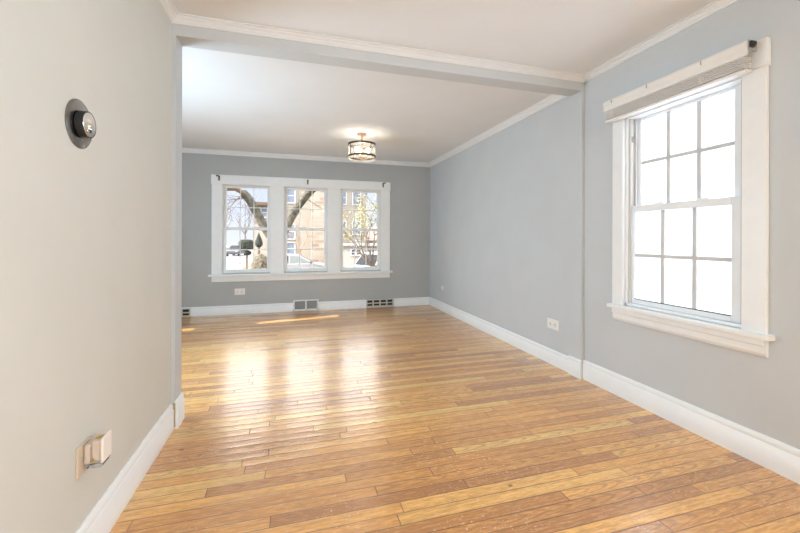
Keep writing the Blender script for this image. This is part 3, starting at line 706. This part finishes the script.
# ---- clipped evergreens and shrubs
def blob(name, c, size, mt, parent, seed, taper=0, square=.0, sub=4):
    bm = bmesh.new(); bmesh.ops.create_icosphere(bm, subdivisions=sub, radius=1); rnd = random.Random(seed)
    from mathutils import noise as mn
    for v in bm.verts:
        p = v.co.copy()
        if square: p = Vector([math.copysign(abs(q)**(1-square), q) for q in p])
        k = 1-taper*(p.z+1)/2; p.x *= k; p.y *= k
        p *= 1+.07*mn.noise(v.co*4+Vector((seed, 0, 0)))+.05*mn.noise(v.co*13+Vector((0, seed, 0)))
        v.co = Vector((p.x*size[0], p.y*size[1], p.z*size[2]))+Vector(c)
    mb = MB(); mb.bm.free(); mb.bm = bm
    return mb.build(name, mt, parent, smooth=False)
EVG = noisy(mat('dark_evergreen', (.010, .013, .010), .85), 14, 0, col2=(.026, .030, .022), detail=5)
r = empty('clipped_hedge', (-2.2, 20, GZ), 'dark rounded clipped evergreen on a short stem', 'shrub')
blob('foliage', (-2.22, 20, .86), (.34, .34, .27), EVG, r, 3, square=.45)
MB().chain([(-2.2, 20, GZ), (-2.2, 20, -.3), (-2.2, 20, .65)], [.06, .05, .05]).build('stem', BARKD, r)
blob('foliage', (-2.15, 20, .46), (.18, .16, .11), EVG, r, 6)
r = empty('cone_evergreen', (-1.72, 22, GZ), 'pointed dark cone-shaped evergreen beside the hedge', 'shrub')
blob('foliage', (-1.80, 22, 1.10), (.30, .30, .42), EVG, r, 9, taper=.93)
MB().chain([(-1.8, 22, GZ), (-1.8, 22, .9)], [.07, .06]).build('stem', BARKD, r)
r = empty('leafless_bush', (-1.36, 18, GZ), 'low grey brown twiggy bush below the cone evergreen', 'shrub')
mb = MB(); rnd = random.Random(2)
for k in range(46):
    a = rnd.uniform(0, 6.28); v = Vector((math.cos(a)*.62, math.sin(a)*.5, rnd.uniform(.6, 1.8))).normalized()
    branches(mb, Vector((-1.38+rnd.uniform(-.2, .2), 18+rnd.uniform(-.2, .2), GZ)), v, .95, .02, 1, rnd, .35, n=5)
tw = mb.build('twigs', noisy(mat('bush_twig', (.12, .10, .07), .9), 6, 0, col2=(.24, .20, .15)), r); tag(tw, kind='stuff')
blob('foliage', (-1.40, 18, -.35), (.42, .40, .84), noisy(mat('bush_leaf', (.05, .045, .03), .9), 10, 0, col2=(.15, .13, .095), detail=6), r, 4)

# ---- cars
WCAR = mat('white_car_paint', (.25, .26, .28), .3); DCAR = mat('dark_car_paint', (.05, .055, .07), .3)
CGL = mat('car_glass', (.012, .015, .02), .1, spec=.15); CGB = mat('pale_car_glass', (.15, .17, .175), .15, spec=.2); TYRE = mat('tyre', (.02, .02, .02), .8); RIM = mat('wheel_rim', (.5, .5, .52), .3, metal=1)
def car(name, loc, rz, paint, label, body, cabin, wins, W=1.76, wr=.32, axles=(-1.3, 1.32), pale=()):
    """side profiles in (x forward, z up) from the ground; built around the origin then turned"""
    root = empty(name, loc, label, 'car'); root.rotation_euler = (0, 0, rz)
    def part(mb, nm, mt, par=root, **k):
        bmesh.ops.recalc_face_normals(mb.bm, faces=mb.bm.faces)
        me = bpy.data.meshes.new(nm); mb.bm.to_mesh(me); mb.bm.free(); me.materials.append(mt)
        o = bpy.data.objects.new(nm, me); COL.objects.link(o); o.parent = par
        if k.get('bevel'):
            bv = o.modifiers.new('bevel', 'BEVEL'); bv.width = k['bevel']; bv.segments = 3; bv.limit_method = 'ANGLE'
        return o
    bo = part(MB().prism(body, 'Y', -W/2, W/2), 'body', paint, bevel=.06)
    cb = MB(); zb = cabin[0][1]; zt = max(p[1] for p in cabin)
    def wy(z): return W/2-.03-.16*(z-zb)/(zt-zb)
    A = [cb.bm.verts.new((x, -wy(z), z)) for x, z in cabin]; B = [cb.bm.verts.new((x, wy(z), z)) for x, z in cabin]
    cb.bm.faces.new(A); cb.bm.faces.new(B[::-1])
    for i in range(len(cabin)): cb.bm.faces.new([A[i], B[i], B[(i+1) % len(cabin)], A[(i+1) % len(cabin)]])
    part(cb, 'roof', paint, bevel=.03)
    for i, poly in enumerate(wins):
        for s in (-1, 1):
            m = MB(); V = []
            for off in (-.01, .012): V.append([m.bm.verts.new((x, s*(wy(z)+off), z)) for x, z in poly])
            m.bm.faces.new(V[0]); m.bm.faces.new(V[1][::-1])
            for j in range(len(poly)): m.bm.faces.new([V[0][j], V[0][(j+1) % len(poly)], V[1][(j+1) % len(poly)], V[1][j]])
            part(m, 'side_window', CGB if i in pale else CGL)
    # windscreen and rear glass: inset slabs on the sloping ends
    for nm, (i, j) in (('rear_window', (0, 1)), ('windscreen', (-2, -1))):
        p, q = Vector((cabin[i][0], 0, cabin[i][1])), Vector((cabin[j][0], 0, cabin[j][1]))
        n = Vector((0, 1, 0)).cross(q-p).normalized()
        if (n.x > 0) != (nm == 'windscreen'): n = -n
        m = MB(); V = []
        for off in (-.01, .012):
            row = []
            for t, s in ((.12, -1), (.12, 1), (.88, 1), (.88, -1)):
                c = p.lerp(q, t)+n*off; row.append(m.bm.verts.new((c.x, s*(wy(c.z)-.09), c.z)))
            V.append(row)
        m.bm.faces.new(V[0]); m.bm.faces.new(V[1][::-1])
        for k in range(4): m.bm.faces.new([V[0][k], V[0][(k+1) % 4], V[1][(k+1) % 4], V[1][k]])
        part(m, nm, CGL)
    for ax in axles:
        for s in (-1, 1):
            m = MB(); m.lathe([(0, 0), (wr, 0), (wr, .2), (0, .2)], 'Y', (ax, s*(W/2-.1)-.1, wr), n=24)
            w = part(m, 'wheel', TYRE, bevel=.02)
            m = MB(); m.lathe([(0, 0), (wr*.62, 0), (wr*.5, .012), (0, .015)], 'Y', (ax, s*(W/2+.0)-(0.006 if s > 0 else .009), wr), n=20); part(m, 'rim', RIM, w)
    xf = max(p[0] for p in body); xr = min(p[0] for p in body); zf = zb-.22
    for s in (-1, 1):
        part(MB().box(xf-.22, xf-.005, s*(W/2-.22)-.16, s*(W/2-.22)+.16, zf-.14, zf-.02), 'headlight', RIM, bevel=.02)
        part(MB().box(xr+.005, xr+.15, s*(W/2-.18)-.12, s*(W/2-.18)+.12, zb-.25, zb-.08), 'tail_light', mat('tail_light_red', (.35, .03, .03), .3), bevel=.02)
        part(MB().box(cabin[-1][0]-.34, cabin[-1][0]-.20, s*(W/2+.08)-.08, s*(W/2+.08)+.08, zb+.02, zb+.14), 'mirror', BLACK, bevel=.02)
    return root
S_body = [(-2.12, .28), (-2.18, .60), (-2.12, .92), (-1.6, .97), (.85, .96), (1.45, .90), (1.98, .74), (2.14, .55), (2.14, .25)]
S_cab = [(-2.0, .93), (-1.55, 1.40), (-.7, 1.50), (.05, 1.46), (1.05, .93)]
S_win = [[(-1.55, .97), (-1.30, 1.33), (-.55, 1.41), (-.55, .97)], [(-.45, .97), (-.45, 1.41), (.05, 1.38), (.82, .97)]]
car('white_sedan', (.30, 24.0, GZ), 0, WCAR, 'white sedan parked broadside outside the middle window', S_body, S_cab, S_win, pale=(1,))
car('dark_sedan', (-7.5, 56, GZ+.02), math.radians(-100), DCAR, 'small dark car far down the street left of the hedge', S_body, S_cab, S_win)
J_body = [(-2.05, .45), (-2.08, .85), (-2.0, 1.16), (.55, 1.16), (.75, 1.12), (1.95, 1.05), (2.08, .92), (2.1, .45)]
J_cab = [(-1.98, 1.12), (-1.90, 1.76), (-1.7, 1.80), (.10, 1.78), (.62, 1.12)]
J_win = [[(-1.72, 1.20), (-1.66, 1.64), (-1.18, 1.64), (-1.18, 1.20)], [(-1.06, 1.20), (-1.06, 1.64), (-.52, 1.64), (-.52, 1.20)], [(-.40, 1.20), (-.40, 1.64), (-.02, 1.62), (.38, 1.20)]]
car('white_suv', (3.75, 17.6, GZ), math.radians(206), WCAR, 'boxy white sport utility vehicle outside the right window', J_body, J_cab, J_win, W=1.8, wr=.36, pale=(0,))
